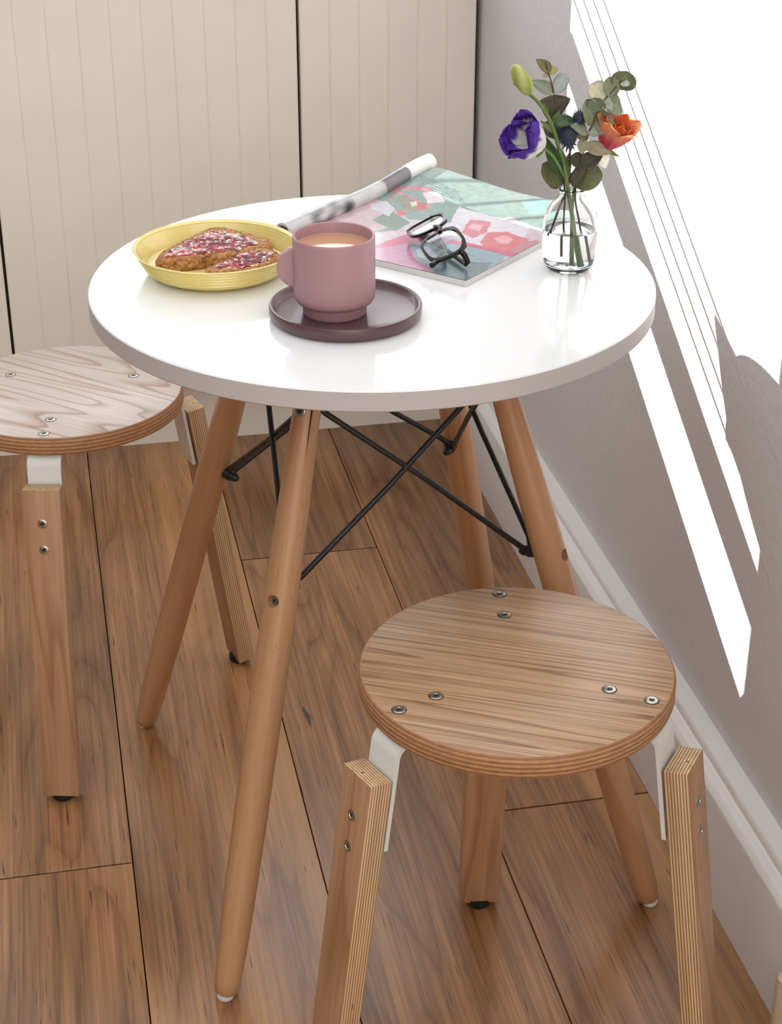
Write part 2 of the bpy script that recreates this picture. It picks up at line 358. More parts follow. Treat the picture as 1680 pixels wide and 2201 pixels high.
for k in legs:
    foot = legpt(k, 0); top = legpt(k, .70); ax = (top - foot).normalized()
    o_ = Vector((foot.x - ctr.x, foot.y - ctr.y, 0)).normalized(); out[k] = o_
    nrm = (o_ - ax * o_.dot(ax)).normalized()              # outward, square to the leg
    root = legpt(k, 0)
    v, fs = [], []; N = 28; tan = ax.cross(nrm)
    pr = sorted(LPROF); pr = [(pr[0][0], pr[0][1] * .8)] + [(pr[0][0] + .002, pr[0][1])] + pr[1:]
    for z, r in pr:
        pz = (legpt(k, z) - root)
        Lz = pz.length
        for i in range(N):
            a = 2 * PI * i / N; v.append((r * math.cos(a), r * math.sin(a), Lz))
    for j in range(len(pr) - 1):
        for i in range(N): fs.append((j * N + i, j * N + (i + 1) % N, (j + 1) * N + (i + 1) % N, (j + 1) * N + i))
    fs.append(tuple(range(N))[::-1]); fs.append(tuple((len(pr) - 1) * N + i for i in range(N)))
    lo = pyd('leg', v, fs, M['beech'], None, True, 50)
    mw = Matrix((nrm, tan, ax)).transposed().to_4x4(); mw.translation = root - TBO
    # counterbore for the lower bolt, cut into the outer face
    zb = .43; Lb = (legpt(k, zb) - root).length; rb = leg_r(zb)
    cut = lathe('cutter', [(0, 0), (.0068, 0), (.0068, .02), (0, .02)], M['beech'], None, 24)
    cut.matrix_world = Matrix.Translation(Vector((rb - .008, 0, Lb))) @ Matrix.Rotation(PI / 2, 4, 'Y')
    bo = lo.modifiers.new('b', 'BOOLEAN'); bo.operation = 'DIFFERENCE'; bo.object = cut; bo.solver = 'EXACT'
    bpy.context.view_layer.update()
    me = bpy.data.meshes.new_from_object(lo.evaluated_get(bpy.context.evaluated_depsgraph_get())); lo.modifiers.clear(); lo.data = me
    bpy.data.objects.remove(cut); lo.parent = tb; lo.matrix_basis = mw; me.set_sharp_from_angle(angle=math.radians(50))
    X = Vector((1, 0, 0))
    bolt(lo, Vector((rb - .008, 0, Lb)), X, .0046, .0035)
    zt_ = .622; Lt = (legpt(k, zt_) - root).length; bolt(lo, Vector((leg_r(zt_) - .0008, 0, Lt)), X, .0066, .0028)
    w = lathe('foot_glide', [(0, 0), (.0085, 0), (.0096, .0015), (.0096, .006), (0, .006)], M['glide'], tb, 24); w.location = root - TBO
    # metal tab let into a slot at the head of the leg
    s = box('slot_tab', -.0104, .0104, .0098, .0116, .60, .685, M['black_rod'], lo)
# wire struts
UZ, LZ = .622, .432
def upt(k): return legpt(k, UZ) - out[k] * (leg_r(UZ) + .006)
def lpt(k): return legpt(k, LZ) - out[k] * (leg_r(LZ) + .0055)
ring = ['front', 'right', 'back', 'left']
for i, k in enumerate(ring):
    for k2, dz in ((ring[(i + 1) % 4], .0035), (ring[(i - 1) % 4], -.0035)):
        a, b = lpt(k), upt(k2); dv = Vector((0, 0, dz))
        side = (b - a).cross(Vector((0, 0, 1))).normalized() * .0032 * (1 if dz > 0 else -1)
        P = [a + dv * .6, a.lerp(b, .04) + dv + side, a.lerp(b, .5) + side, a.lerp(b, .96) + dv + side, b + dv * .6]
        tube('wire_strut', [p - TBO for p in P], .0033, M['black_rod'], tb, 10)
    # lug and domed nut at the lower joint
    d = -out[k]; base = legpt(k, LZ) - out[k] * (leg_r(LZ) - .001) - TBO
    nut = lathe('lock_nut', [(0, 0), (.0075, 0), (.0075, .009), (.0062, .0095), (.0060, .0125), (.0055, .016), (.0035, .0195), (0, .0205)], M['black_rod'], tb, 6 * 3, 40)
    nut.rotation_euler = (d + Vector((0, 0, -.25))).to_track_quat('Z', 'Y').to_euler(); nut.location = base
    lug = tube('strut_lug', [legpt(k, UZ) - out[k] * (leg_r(UZ) - .003) - TBO, upt(k) - TBO, upt(k) - out[k] * .006 - TBO], .0062, M['black_rod'], tb, 12)
    br = tube('top_bracket', [upt(k) - TBO, upt(k) - out[k] * .02 + Vector((0, 0, .04)) - TBO, Vector((TX, TY, 0)) * 0 + (legpt(k, .697) - out[k] * .06 - TBO)], .004, M['black_rod'], tb, 8)

# ------------------------------------------------------------------ stools
SH, SR, ST = .475, .150, .0235
SEATN = 120
def stool(loc, ang, label, grain_rot, tint=None):
    s = tag(empty('plywood_stool', (loc[0], loc[1], 0), ang), label, 'stool')
    # seat: veneer faces, plywood rim
    prof = [(0, -ST), (SR - .004, -ST), (SR - .0012, -ST + .0016), (SR, -ST + .005), (SR, -.004), (SR - .0010, -.0012), (SR - .003, 0), (0, 0)]
    seat = lathe('seat', prof, None, s, SEATN, 35)
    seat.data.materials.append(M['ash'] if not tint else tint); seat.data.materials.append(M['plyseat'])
    for p in seat.data.polygons:
        p.material_index = 0 if abs(p.normal.z) > .9 else 1
    seat.location = (0, 0, SH); seat.rotation_euler = (0, 0, grain_rot - ang)
    ca = math.cos(ang); 
    for k in range(3):
        a = k * 2 * PI / 3; e = Vector((math.cos(a), math.sin(a), 0))
        # leg: local x outward, y sideways, z up
        tilt = math.atan2(.057, .41)
        bm = box_bm(-.0103, .0138, -.0228, .0228, 0, .4145, .0010, 2)
        bm.faces.ensure_lookup_table()
        me = bpy.data.meshes.new('leg'); bmesh.ops.recalc_face_normals(bm, faces=bm.faces); bm.to_mesh(me); bm.free()
        me.materials.append(M['veneer']); me.materials.append(M['plyleg'])
        for p in me.polygons: p.material_index = 0 if abs(p.normal.x) > .8 else 1
        lg = finish(link('leg', me, None, s), True, 30)
        R = Matrix.Rotation(a, 4, 'Z') @ Matrix.Translation((.2235, 0, .0085)) @ Matrix.Rotation(-tilt, 4, 'Y')
        lg.matrix_local = R
        for zz in (.372, .338):
            bolt(lg, Vector((.0135, 0, zz)), Vector((1, 0, 0)), .0056, .0016)
        pad = lathe('foot_pad', [(0, 0), (.0125, 0), (.0145, .003), (.0145, .010), (0, .010)], M['black_rubber'], lg, 20)
        pad.matrix_local = R.inverted() @ Matrix.Rotation(a, 4, 'Z') @ Matrix.Translation((.2225, 0, 0))
        # bracket: flat steel strap bent under the seat and down the inner leg face
        th = .0042; hw = .0205
        inner_top = Vector((.1665 - .0103 / math.cos(tilt), 0, .423))
        dn = Vector((math.sin(tilt), 0, -math.cos(tilt)))
        path = [Vector((.075, 0, SH - ST - th / 2))]
        cx = inner_top.x - th / 2 - .004
        rad = .015
        corner = Vector((cx - .001, 0, SH - ST - th / 2))
        for j in range(8):
            t = j / 7 * (PI / 2 - tilt); path.append(Vector((corner.x - rad + rad * math.sin(t), 0, corner.z - rad + rad * math.cos(t))))
        endp = path[-1] + dn * (.098)
        # keep the strap flush with the leg
        path.append(endp)
        v, fs = [], []
        for i, p in enumerate(path):
            d = (path[min(i + 1, len(path) - 1)] - path[max(i - 1, 0)]).normalized(); nn = Vector((-d.z, 0, d.x))
            for sy, sn in ((-1, -1), (1, -1), (1, 1), (-1, 1)):
                q = p + nn * (sn * th / 2); v.append((q.x, sy * hw, q.z))
        for i in range(len(path) - 1):
            for j in range(4): fs.append((i * 4 + j, i * 4 + (j + 1) % 4, (i + 1) * 4 + (j + 1) % 4, (i + 1) * 4 + j))
        fs.append((0, 1, 2, 3)); m_ = (len(path) - 1) * 4; fs.append((m_ + 3, m_ + 2, m_ + 1, m_))
        bmb = bmesh.new(); mt_ = bpy.data.meshes.new('t'); mt_.from_pydata(v, [], fs); bmb.from_mesh(mt_); bpy.data.meshes.remove(mt_)
        b = bmo('bracket', bmb, M['white_metal'], s, True, 35); b.rotation_euler = (0, 0, a)
        for rr in (.093, .134):
            sc_ = bolt(s, Vector((e.x * rr, e.y * rr, SH - .0004)), Vector((0, 0, 1)), .0062, .0012); sc_.name = 'seat_screw'
            rim = lathe('screw_recess', [(.0061, 0), (.0072, 0), (.0072, .0006), (.0061, .0006)], M['steel_dark'], sc_, 20, closed=True); rim.location = (0, 0, -.0001)
    return s
stool((.2196, -.5002), math.radians(82.3), 'round plywood stool tucked close to the white skirting board', math.radians(-27))
stool((-.175, .2457), math.radians(17.0), 'round plywood stool with seat paled by painted sheen standing near the cream cabinets', math.radians(-40), M['sheen_ash'])
#@@PART2
# ------------------------------------------------------------------ things on the table
def disp(p, s, a): return noise.noise(Vector(p) * s) * a
# plate
M['plate'] = plain('yellow_glaze', (232, 214, 136), .2, coat=.5)
PLX, PLY = -.0005, -.034
pl = tag(lathe('side_plate', [(0, .002), (.060, .002), (.062, 0), (.066, 0), (.068, .003), (.0755, .0055)] +
    [(.0755 + .0125 * t + (.0012 if i % 2 else -.0003), .0055 + .0225 * t) for i, t in enumerate([j / 12 for j in range(1, 12)])] +
    [(.0893, .0272), (.0905, .0287), (.0895, .0297), (.0880, .0288)] +
    [(.0865 - .0115 * t + (.0007 if i % 2 else -.0004), .0275 - .019 * t) for i, t in enumerate([j / 12 for j in range(0, 13)])] +
    [(.070, .0068), (.064, .0062)] + [(.060 - .004 * i, .0060 + (.0003 if i % 2 else 0)) for i in range(0, 14)] + [(0, .006)], M['plate'], None, 96, 60),
    'yellow ribbed side plate holding two pieces of jam toast', 'plate')
pl.location = (PLX, PLY, TZ)
# toast
def m_toast():
    mt, nt, bs = mat_new('toasted_bread'); L = nt.links.new; tc = nd(nt, 'ShaderNodeTexCoord')
    n1 = nd(nt, 'ShaderNodeTexNoise'); n1.inputs['Scale'].default_value = 260; n1.inputs['Detail'].default_value = 6; n1.inputs['Roughness'].default_value = .7; L(tc.outputs['Object'], n1.inputs['Vector'])
    n2 = nd(nt, 'ShaderNodeTexNoise'); n2.inputs['Scale'].default_value = 45; n2.inputs['Detail'].default_value = 3; L(tc.outputs['Object'], n2.inputs['Vector'])
    c = ramp(nt, n1.outputs[0], [(.32, lin((84, 48, 26))), (.44, lin((164, 108, 66))), (.57, lin((206, 156, 102))), (.75, lin((226, 188, 132)))])
    c = mixc(nt, 1, c, ramp(nt, n2.outputs[0], [(.3, (.7, .6, .52)), (.55, (1, 1, 1))]), 'MULTIPLY')
    L(c, bs.inputs['Base Color']); bs.inputs['Roughness'].default_value = .85; bump(nt, bs, n1.outputs[0], .9, .002); return mt
M['toast'] = m_toast()
def m_jam():
    mt, nt, bs = mat_new('strawberry_jam'); L = nt.links.new; tc = nd(nt, 'ShaderNodeTexCoord')
    n1 = nd(nt, 'ShaderNodeTexNoise'); n1.inputs['Scale'].default_value = 85; n1.inputs['Detail'].default_value = 2; L(tc.outputs['Object'], n1.inputs['Vector'])
    n2 = nd(nt, 'ShaderNodeTexNoise'); n2.inputs['Scale'].default_value = 70; n2.inputs['Detail'].default_value = 4; L(tc.outputs['Object'], n2.inputs['Vector'])
    c = ramp(nt, n1.outputs[0], [(.35, lin((88, 8, 16))), (.55, lin((150, 16, 26))), (.72, lin((190, 40, 38)))])
    c = mixc(nt, ramp(nt, n2.outputs[0], [(.64, (0, 0, 0)), (.70, (.8, .8, .8))]), c, lin((236, 214, 200)))
    L(c, bs.inputs['Base Color']); bs.inputs['Roughness'].default_value = .08; bs.inputs['Coat Weight'].default_value = .6; bs.inputs['Coat Roughness'].default_value = .04
    bs.inputs['Subsurface Weight'].default_value = .25; bs.inputs['Subsurface Radius'].default_value = (.004, .001, .001); bs.inputs['Subsurface Scale'].default_value = .6
    bump(nt, bs, n1.outputs[0], 1.0, .006); return mt
M['jam'] = m_jam(); M['butter'] = plain('butter', (240, 222, 176), .3)
def rounded(poly, r, seg=5):
    out = []; n = len(poly)
    for i in range(n):
        p, a, b = Vector(poly[i]), Vector(poly[i - 1]), Vector(poly[(i + 1) % n])
        d = min(r, (a - p).length * .45, (b - p).length * .45); s_, e_ = p + (a - p).normalized() * d, p + (b - p).normalized() * d
        for k in range(seg + 1):
            t = k / seg; out.append(s_ * (1 - t) ** 2 + p * 2 * t * (1 - t) + e_ * t * t)
    return out
def resample(poly, n):
    L = [(poly[i] - poly[i - 1]).length for i in range(len(poly))]; tot = sum(L); out = []; k = 0; acc = 0
    pts = [poly[-1]] + list(poly)
    for j in range(n):
        d = tot * j / n
        while acc + L[k] < d: acc += L[k]; k += 1
        t = (d - acc) / L[k]; out.append(pts[k].lerp(pts[k + 1], t))
    return out
def slab(name, poly, z0, z1, mat, parent, n=90, rings=9, rough=.0008, ns=300, dome=0, edge=.002):
    P = resample([Vector(p).to_2d() for p in poly], n); cx = sum(p.x for p in P) / n; cy = sum(p.y for p in P) / n; c = Vector((cx, cy))
    v, f = [], []; lev = []
    def ring(sc_, z, amp):
        i0 = len(v)
        for p in P:
            q = c + (p - c) * sc_; d = disp((q.x, q.y, z), ns, amp); d2 = disp((q.x + 9, q.y, z * 1.5), ns, amp)
            e = (p - c).normalized() * d2
            v.append((q.x + e.x, q.y + e.y, z + d * (1 if sc_ < .97 else .4)))
        lev.append(i0)
    es = 1 - edge / .04
    ring(es, z0, 0)
    for t in (.08, .3, .55, .8, .93): ring(1 if .1 < t < .9 else (1 + es) / 2, z0 + (z1 - z0) * t, rough)
    for j in range(rings):
        s_ = es * (1 - j / rings); ring(s_, z1 + dome * (1 - s_ * s_), rough)
    for a, b in zip(lev[:-1], lev[1:]):
        for i in range(n): f.append((a + i, a + (i + 1) % n, b + (i + 1) % n, b + i))
    v.append((cx, cy, z1 + dome)); k = len(v) - 1
    for i in range(n): f.append((lev[-1] + i, lev[-1] + (i + 1) % n, k))
    f.append(tuple(range(n))[::-1])
    return pyd(name, v, f, mat, parent, True, 60)
def toast(loc, poly, th, jam, label, tilt=(0, 0)):
    t = tag(empty('toast', loc), label, 'toast'); t.rotation_euler = (tilt[0], tilt[1], 0)
    loc2 = Vector(loc[:2]); P = [Vector(p) - loc2 for p in poly]; J = [Vector(p) - loc2 for p in jam]
    slab('bread', rounded(P, .011), 0, th, M['toast'], t, 110, 10, .0010, 320)
    slab('butter', rounded([p * .98 for p in J], .008), th - .002, th + .0006, M['butter'], t, 70, 7, .0010, 220, 0)
    slab('jam', rounded(J, .008), th - .001, th + .0012, M['jam'], t, 90, 16, .0036, 190, .0014, .004)
    return t
zb = TZ + .0064
toast((.0, -.004, zb), [(-.070, -.052), (-.060, -.020), (.002, .052), (.016, .054), (.066, -.004), (.062, -.020), (.030, -.038)], .0155,
      [(-.058, -.042), (-.048, -.018), (.004, .040), (.044, .004), (.050, -.016), (.024, -.036)], 'larger triangle of jam toast at the back of the yellow plate')
toast((.03, -.07, zb + .0004), [(-.020, -.086), (-.016, -.096), (.028, -.1005), (.064, -.072), (.068, -.050), (.050, -.026), (.036, -.040)], .0155,
      [(-.012, -.088), (.026, -.095), (.056, -.070), (.058, -.046), (.032, -.044)], 'smaller piece of jam toast lying in front of the larger triangle')
bm = bmesh.new()
for i in range(26):
    x, y = random.gauss(-.005, .02), random.gauss(-.068, .008); s_ = random.uniform(.0004, .0009)
    if (x - PLX) ** 2 + (y - PLY) ** 2 > .062 ** 2: continue
    bmesh.ops.create_icosphere(bm, subdivisions=1, radius=s_, matrix=Matrix.Translation((x, y, TZ + .0063 + s_ * .5)))
tag(bmo('crumbs', bm, M['toast']), 'brown toast crumbs scattered on the yellow plate', 'crumbs', kind='stuff')

# saucer and mug
M['saucer'] = plain('aubergine_glaze', (88, 60, 66), .36, coat=.2, bumpn=(500, .05, .0005))
M['mug'] = plain('mauve_stoneware', (170, 131, 137), .42, bumpn=(900, .12, .0006))
M['tea'] = plain('milky_tea', (196, 150, 116), .08, coat=.3)
SCX, SCY = .1132, -.1955
sa = tag(lathe('saucer', [(0, .0015), (.060, .0015), (.062, 0), (.070, 0), (.0755, .002), (.0778, .005), (.0782, .0125), (.0772, .0148), (.0752, .0150), (.0735, .0135), (.0722, .0088), (.069, .0072), (.03, .0066), (0, .0066)], M['saucer'], None, 110, 50),
    'dark aubergine saucer with raised rim under the pink mug', 'saucer'); sa.location = (SCX, SCY, TZ)
mug = tag(empty('mug', (.1015, -.1985, TZ + .0068)), 'dusty pink stoneware mug of milky tea on dark saucer', 'mug')
lathe('cup_body', [(0, .003), (.026, .003), (.0275, 0), (.0312, 0), (.0325, .0015), (.0327, .0095), (.0338, .0118), (.0388, .0138), (.0409, .0170), (.0415, .022), (.0415, .0795), (.0412, .0812), (.0402, .0820), (.0390, .0815), (.0382, .079), (.0382, .027), (.036, .018), (.028, .0125), (0, .012)], M['mug'], mug, 96, 45)
lathe('tea', [(0, .0702), (.0378, .0702), (.0383, .0708), (.0383, .0690), (0, .0690)], M['tea'], mug, 72, 30)
hd = Vector((-.95, .18, 0)).normalized(); hs_ = Vector((0, 0, 1)).cross(hd); v, f = [], []
NH = 20
prof_h = [(-.0375 + 0, .0)]
def hpt(t, r, s):
    a = -PI / 2 + PI * t; return hd * (.0385 + .019 * math.cos(a) * r) + Vector((0, 0, .0485 + .0205 * math.sin(a) * r)) + hs_ * s
sect = [(1, -.0042), (1.0, .0042), (.93, .0062), (.05, .0066), (.05, -.0066), (.93, -.0062)]
for i in range(NH + 1):
    for r, s in sect: v.append(hpt(i / NH, r, s))
for i in range(NH):
    for j in range(6): f.append((i * 6 + j, i * 6 + (j + 1) % 6, (i + 1) * 6 + (j + 1) % 6, (i + 1) * 6 + j))
f.append(tuple(range(6))); f.append(tuple(NH * 6 + j for j in range(6))[::-1])
bm = bmesh.new(); me = bpy.data.meshes.new('t'); me.from_pydata([tuple(a) for a in v], [], f); bm.from_mesh(me); bmo('handle', bm, M['mug'], mug, True, 50)

# ------------------------------------------------------------------ magazine
def inside(p, poly):
    x, y = p; c_ = False; j = len(poly) - 1
    for i in range(len(poly)):
        xi, yi = poly[i]; xj, yj = poly[j]
        if (yi > y) != (yj > y) and x < (xj - xi) * (y - yi) / (yj - yi + 1e-12) + xi: c_ = not c_
        j = i
    return c_
MA = Vector((.2535, -.1375)); MS = Vector((.725, .689)).normalized(); MT = Vector((-MS.y, MS.x))   # near corner, along the spine, across to the roll
ML, MW = .288, .2400
TH = .0075
def page_z(s, t):
    """height of the open page: flat stack, lifting in a wave at the far edge and up into the roll"""
    k = max(0, min(1, (s - .15) / .14)); k = k * k * (3 - 2 * k)
    wave = .012 * k * (math.exp(-((t - .205) / .08) ** 2)) - .0
    dip = .003 * math.exp(-((t - .06) / .05) ** 2) * k
    return TH + wave + dip + .004 * math.exp(-((t - .23) / .03) ** 2)
def st(px, py, z=None):
    p = at_z(px, py, TZ + TH); d = Vector((p.x, p.y)) - MA; return (d.dot(MS), d.dot(MT))
ART = []
def art(colr, pts, n=0):
    colr = [c_ * .88 + 6 for c_ in colr]; ART.append((lin(colr)[:3], [st(*p) for p in pts], n))
TEAL = lin((104, 136, 126))[:3]; TEAL2 = lin((140, 158, 154))[:3]
art((214, 196, 208), [(560, 520), (700, 455), (800, 480), (860, 470), (1000, 480), (1100, 470), (1180, 500), (1250, 480), (1180, 560), (1003, 620), (780, 590)])          # lilac lower half
art((196, 150, 178), [(640, 505), (720, 455), (800, 470), (760, 490), (690, 510)])
art((126, 150, 144), [(745, 470), (790, 440), (860, 480), (850, 496), (800, 500)])
art((206, 178, 184), [(690, 470), (760, 445), (800, 432), (870, 462), (880, 478), (790, 500)])
art((112, 140, 126), [(800, 476), (838, 452), (880, 478), (852, 497)])
art((205, 120, 130), [(838, 440), (848, 415), (930, 418), (925, 423), (852, 420), (845, 440)])
art((206, 130, 140), [(842, 422), (848, 420), (930, 448), (925, 452)])
art((150, 140, 118), [(855, 432), (872, 430), (905, 446), (900, 456), (870, 452)])
art((196, 92, 92), [(895, 440), (915, 440), (918, 452), (898, 455)]); art((205, 96, 100), [(852, 456), (868, 452), (874, 462), (858, 466)])
art((226, 222, 190), [(880, 440), (892, 438), (896, 444), (884, 447)])
art((206, 204, 214), [(795, 445), (830, 440), (850, 452), (835, 466), (800, 455)])
art((232, 214, 220), [(910, 425), (945, 424), (955, 440), (920, 442)])
art((232, 226, 236), [(955, 497), (985, 448), (1140, 488), (1120, 520), (1060, 545), (1000, 520)])
art((222, 130, 142), [(990, 500), (1010, 472), (1055, 478), (1045, 500), (1015, 512)])
art((240, 190, 198), [(1005, 490), (1018, 480), (1040, 484), (1030, 498)])
art((226, 120, 126), [(1030, 520), (1048, 500), (1090, 498), (1135, 515), (1130, 532), (1085, 545), (1045, 535)])
art((242, 178, 180), [(1060, 512), (1080, 506), (1105, 514), (1090, 524), (1068, 522)])
art((204, 140, 150), [(1090, 540), (1130, 520), (1160, 515), (1150, 540), (1110, 555)])
art((214, 96, 136), [(800, 530), (880, 500), (970, 515), (1120, 545), (1100, 552), (960, 530), (900, 522), (850, 540), (806, 556)])
art((208, 150, 178), [(800, 535), (900, 520), (960, 560), (1000, 610), (860, 585), (790, 570)])
art((150, 178, 186), [(880, 525), (940, 518), (1090, 548), (1060, 580), (1003, 600), (940, 585), (900, 560)])
art((206, 214, 220), [(893, 535), (920, 530), (940, 550), (925, 565), (900, 552)])
art((120, 142, 146), [(950, 560), (1060, 565), (1010, 608), (930, 590)])
art((178, 120, 160), [(930, 592), (1003, 606), (1000, 614), (880, 592)])
art((150, 196, 186), [(1120, 440), (1175, 435), (1185, 460), (1140, 465)])
for q_ in range(5): art((100, 120, 116), [(880 + q_ * 4, 392 + q_ * 5), (985 + q_ * 3, 424 + q_ * 4), (985 + q_ * 3, 425.4 + q_ * 4), (880 + q_ * 4, 393.4 + q_ * 5)])
def page_col(s, t):
    base = [a + (b - a) * max(0, min(1, (s - .1) / .19)) for a, b in zip(TEAL, TEAL2)]
    j = Vector((s * 60, t * 60, 0)); wob = .0022
    q = (s + noise.noise(j) * wob, t + noise.noise(j + Vector((5, 5, 5))) * wob)
    for cc, poly, n in ART:
        if inside(q, poly): base = list(cc)
    k = 1 + .16 * noise.noise(Vector((s * 130, t * 130, 3)))
    return [min(1, b * k) for b in base] + [1]
M['page'] = vcol('printed_page', .22, .35); M['paper'] = plain('paper_edges', (222, 219, 214), .6)
def m_edge():
    mt, nt, bs = mat_new('page_edges'); L = nt.links.new; tc = nd(nt, 'ShaderNodeTexCoord'); sp = nd(nt, 'ShaderNodeSeparateXYZ'); L(tc.outputs['Object'], sp.inputs[0])
    k = nd(nt, 'ShaderNodeMath', operation='MULTIPLY'); k.inputs[1].default_value = 900; L(sp.outputs[2], k.inputs[0]); fr = nd(nt, 'ShaderNodeMath', operation='FRACT'); L(k.outputs[0], fr.inputs[0])
    L(ramp(nt, fr.outputs[0], [(0, lin((165, 160, 160))), (.5, lin((226, 223, 220)))]), bs.inputs['Base Color']); bs.inputs['Roughness'].default_value = .7; return mt
M['pages'] = m_edge()
mg = tag(empty('magazine', (MA.x, MA.y, TZ)), 'open glossy magazine with its left pages rolled into a tube', 'magazine')
def mloc(s, t): p = MS * s + MT * t; return p.x, p.y
# page block
NS_, NT_ = 24, 24; v, f = [], []
for lay in (0, 1):
    for i in range(NS_ + 1):
        for j in range(NT_ + 1):
            s, t = ML * i / NS_, MW * j / NT_; x, y = mloc(s, t); zp = page_z(s, t)
            v.append((x, y, (zp - TH) * .92 + .0003 if lay == 0 else zp - .0006))
W_ = NT_ + 1; K = (NS_ + 1) * W_
for i in range(NS_):
    for j in range(NT_):
        a = i * W_ + j; f.append((a, a + W_, a + W_ + 1, a + 1)); f.append((K + a, K + a + 1, K + a + W_ + 1, K + a + W_))
for i in range(NS_):
    for j in (0, NT_): a = i * W_ + j; f.append((a, a + W_, K + a + W_, K + a))
for j in range(NT_):
    for i in (0, NS_): a = i * W_ + j; f.append((a, a + 1, K + a + 1, K + a))
bm = bmesh.new(); me = bpy.data.meshes.new('t'); me.from_pydata(v, [], f); bm.from_mesh(me); bmo('page_block', bm, M['pages'], mg, True, 50)
# printed top page
NS_, NT_ = 190, 180; v, f, cl = [], [], []
for i in range(NS_ + 1):
    for j in range(NT_ + 1):
        s, t = ML * i / NS_, MW * j / NT_; x, y = mloc(s, t); v.append((x, y, page_z(s, t))); cl.append(page_col(s, t))
W_ = NT_ + 1
for i in range(NS_):
    for j in range(NT_): a = i * W_ + j; f.append((a, a + W_, a + W_ + 1, a + 1))
pg = pyd('printed_page', v, f, M['page'], mg, True, 180); ca = pg.data.color_attributes.new('Col', 'FLOAT_COLOR', 'POINT')
for i, c_ in enumerate(cl): ca.data[i].color = c_
# the rolled pages
RR = .0098; v, f, cl = [], [], []; NA, NL = 40, 110; turns = 1.6
g1, g2, g3, g4 = [lin(k)[:3] for k in ((190, 188, 190), (78, 76, 82), (226, 224, 222), (128, 124, 130))]
for i in range(NL + 1):
    s = -.004 + (ML + .012) * i / NL
    zl = page_z(max(0, min(ML, s)), MW) - .003
    for j in range(NA + 1):
        a = turns * 2 * PI * j / NA; r = RR * (1 - .22 * j / NA)
        t = MW + .004 - math.sin(a) * r * -1 ; z = zl + RR - math.cos(a) * r - .002
        x, y = mloc(s, t); v.append((x, y, z))
        u = i / NL; n_ = noise.noise(Vector((s * 50, j * .25, 1)))
        if u < .12: c_ = g1
        elif u < .42: c_ = [g2[q] + (g1[q] - g2[q]) * (.5 + n_) for q in range(3)]
        elif u < .64: c_ = [g1[q] * (.92 + .2 * n_) for q in range(3)]
        elif u < .81: c_ = [k_ * (.75 + .1 * n_) for k_ in g4]
        else: c_ = g3
        cl.append(list(c_) + [1])
W_ = NA + 1
for i in range(NL):
    for j in range(NA): a = i * W_ + j; f.append((a, a + 1, a + W_ + 1, a + W_))
rl = pyd('rolled_pages', v, f, M['page'], mg, True, 180); ca = rl.data.color_attributes.new('Col', 'FLOAT_COLOR', 'POINT')
for i, c_ in enumerate(cl): ca.data[i].color = [max(0, q) for q in c_]
sm = rl.modifiers.new('thickness', 'SOLIDIFY'); sm.thickness = .0011; sm.offset = 1

# ------------------------------------------------------------------ spectacles
def m_tort():
    mt, nt, bs = mat_new('tortoiseshell'); L = nt.links.new; tc = nd(nt, 'ShaderNodeTexCoord'); n1 = nd(nt, 'ShaderNodeTexNoise'); n1.inputs['Scale'].default_value = 110; n1.inputs['Detail'].default_value = 2
    L(tc.outputs['Object'], n1.inputs['Vector']); L(ramp(nt, n1.outputs[0], [(.6, lin((10, 7, 6))), (.74, lin((110, 54, 18)))]), bs.inputs['Base Color'])
    bs.inputs['Roughness'].default_value = .2; bs.inputs['Specular IOR Level'].default_value = .3; return mt
M['tort'] = m_tort(); M['lens'] = glass('lens_glass', (.97, .98, 1, 1), 1.5)
ga = Vector((.05, -1, 0)).normalized(); gb0 = Vector((1, .05, 0)).normalized(); ph = math.radians(24)
gb = (gb0 * math.cos(ph) + Vector((0, 0, math.sin(ph)))).normalized(); gn = ga.cross(gb).normalized()
if gn.z < 0: gn = -gn
gc = at_z(930, 500, TZ + .030)
gl = tag(empty('eyeglasses', (gc.x, gc.y, gc.z)), 'dark tortoiseshell spectacles folded on the open magazine', 'eyeglasses')
gbz = math.radians(0)
def G(a, b, n=0): return ga * a + gb * b + gn * n
def rsq(cx, hw, hh, side, N=44, off=0):
    out_ = []
    for i in range(N):
        t = 2 * PI * i / N; c_, s_ = math.cos(t), math.sin(t); e = 2 / 3.2
        x = math.copysign(abs(c_) ** e, c_) * (hw + off); y = math.copysign(abs(s_) ** e, s_) * (hh + off)
        x *= 1 + .07 * (y / hh)
        out_.append((cx + x * 1, y))
    return out_
def wrap(a): return -.0022 * (a / .033) ** 2 * 1.2
